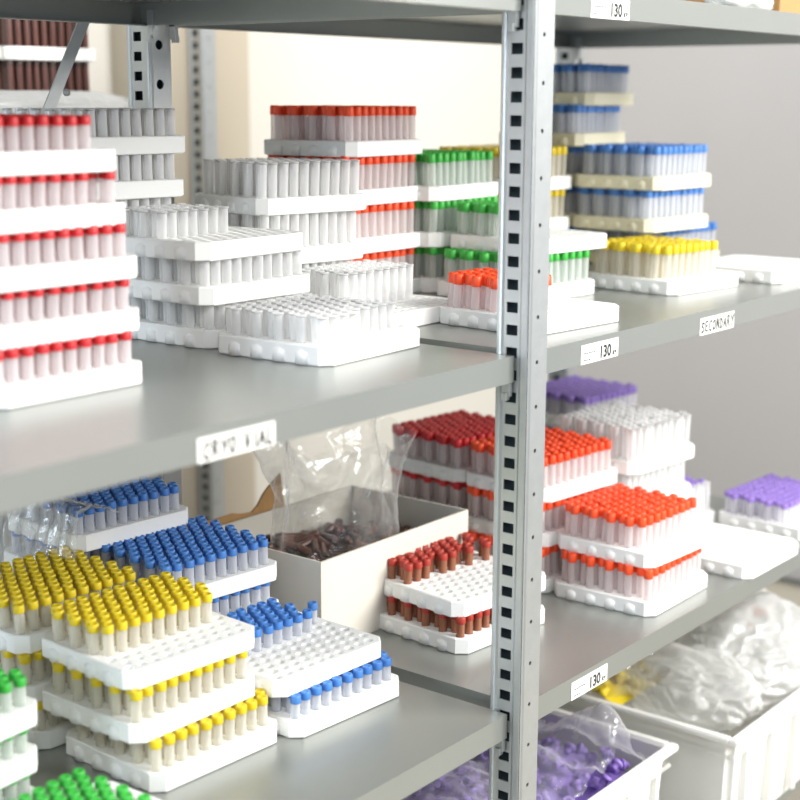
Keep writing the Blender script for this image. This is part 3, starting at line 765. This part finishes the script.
# ------------------------------------------------------------------ second unit behind, with brown-tube racks
u2 = thing('shelving_unit', 'grey steel shelving standing behind the rear post at upper left', 'shelving', (0, 0, -1.10))
for z in (.232, -.20, -.65, .72):
    obj('shelf', shelf_bm(-.72, .322, z, .93, 1.40), M['shelf'], parent=u2, loc=(0,0,1.10))
for ux in (-.74, .323):
    for uy in (.92, 1.365):
        bm = upright_mesh(-1.10, .80, PH); bmesh.ops.translate(bm, verts=bm.verts[:], vec=(ux, uy, 1.10))
        obj('upright', bm, [M['post'], M['slot_shade']], parent=u2)
for k, z in enumerate((.2335, .323)):
    rack((.340, 1.075), 'r', z, -2, 'dark brown-tube stack behind the rear brace', k, 2, full('dark'), .086, 'dark')
for k, z in enumerate((.2335, .323)):
    rack((.160, 1.085), 'r', z, -1, 'dark brown-tube stack at the upper left corner', k, 2, full('dark'), .086, 'dark')
o = obj('flat_bag', lump_bag(.17, 1.005, .2540, .21, .050, .024, 9.2, amp=.1, sub=5, flat_bottom=.9), M['film2'])
tag(o, 'cloudy plastic bag lying flat under the brown-tube racks', 'bag')
# single slotted upright fixed to the wall
bm = upright_mesh(-1.10, .80, PH+.004); bmesh.ops.translate(bm, verts=bm.verts[:], vec=(.860, 1.360, 0))
o = obj('wall_upright', bm, [M['post'], M['slot_shade']]); tag(o, 'slotted steel upright standing against the back wall', 'upright')

# ------------------------------------------------------------------ room
FZ = -1.10
struct('floor', boxes((-4, 3.2, -4, 1.6, FZ-.05, FZ)), M['floor'])
struct('wall_back', boxes((-4, 2.42, 1.45, 1.55, FZ, 1.9)), M['wall'])
struct('wall_right', boxes((2.42, 2.52, -1.2, 1.55, FZ, 1.9)), M['greywall'])
struct('shade_pilaster', boxes((.70, 1.035, 1.40, 1.45, FZ, 1.9)), M['wall_shade'])  # added pilaster, its darker colour stands for a shadow on the back wall
struct('baseboard_right', boxes((2.405, 2.42, -1.2, 1.45, FZ+.006, FZ+.075), bev=.002), M['trimm'])
struct('trim_1', boxes((2.398, 2.42, -1.2, 1.45, FZ+.0755, FZ+.083)), M['dark'])

# ------------------------------------------------------------------ light
def area(name, loc, target, size, energy, color, size_y=None):
    l = bpy.data.lights.new(name, 'AREA'); l.energy = energy; l.color = color; l.size = size
    if size_y: l.shape = 'RECTANGLE'; l.size_y = size_y
    o = bpy.data.objects.new(name, l); COL.objects.link(o); o.location = loc
    o.rotation_euler = (Vector(target)-Vector(loc)).to_track_quat('-Z', 'Y').to_euler()
    return o
area('window_light', (1.1, -2.6, 1.25), (.15, .25, -.25), 1.8, 155, (1.0, .985, .955), 1.6)
area('ceiling_light', (-.3, -.7, 1.75), (-.1, .3, -.3), 1.2, 20, (1.0, .98, .94), .5)
area('left_window_light', (-3.2, .35, .55), (0, .2, -.1), 1.4, 48, (.76, .88, 1.0), 1.2)
area('side_fill_light', (-2.2, -1.7, 1.5), (-.1, .35, -.2), 1.3, 20, (.95, .98, 1.0), .8)  # added fill from behind camera-left, no visible source
area('wall_light', (1.9, .75, 1.3), (.75, 1.45, .05), .7, 6, (1.0, .97, .90), .3)
w = bpy.data.worlds.new('room_air'); scene.world = w; w.use_nodes = True
bg = w.node_tree.nodes['Background']; bg.inputs[0].default_value = (.80, .88, 1.0, 1); bg.inputs[1].default_value = .36

# ------------------------------------------------------------------ camera
f, pitch, az = 1482.0, math.atan(302/1482.0), math.radians(38.3)
Fw = Vector((math.cos(az)*math.cos(pitch), math.sin(az)*math.cos(pitch), -math.sin(pitch)))
roll = -0.004
Rt = Vector((math.sin(az), -math.cos(az), 0)); Up = Rt.cross(Fw)
cam = bpy.data.cameras.new('camera'); co = bpy.data.objects.new('camera', cam); COL.objects.link(co)
co.matrix_world = Matrix.Translation((-1.2898, -.8478, .2671)) @ Matrix((Rt*math.cos(roll)-Up*math.sin(roll), Up*math.cos(roll)+Rt*math.sin(roll), -Fw)).transposed().to_4x4()
cam.sensor_width = 36; cam.lens = f*36/800; cam.clip_start = .05; cam.clip_end = 50
cam.dof.use_dof = True; cam.dof.focus_distance = 1.73; cam.dof.aperture_fstop = 3.6; cam.dof.aperture_blades = 9
scene.camera = co
vs = scene.view_settings
vs.view_transform = 'Standard'; vs.look = 'None'; vs.gamma = 1; vs.use_curve_mapping = False; vs.exposure = 0.42
cy = scene.cycles
cy.max_bounces = 12; cy.diffuse_bounces = 10; cy.glossy_bounces = 3; cy.transmission_bounces = 4; cy.transparent_max_bounces = 28
cy.use_denoising = True; cy.caustics_reflective = False; cy.caustics_refractive = False
for o in list(bpy.data.objects):
    if 'rk' in o.keys() and not globals().get('KEEP_RK'): del o['rk']
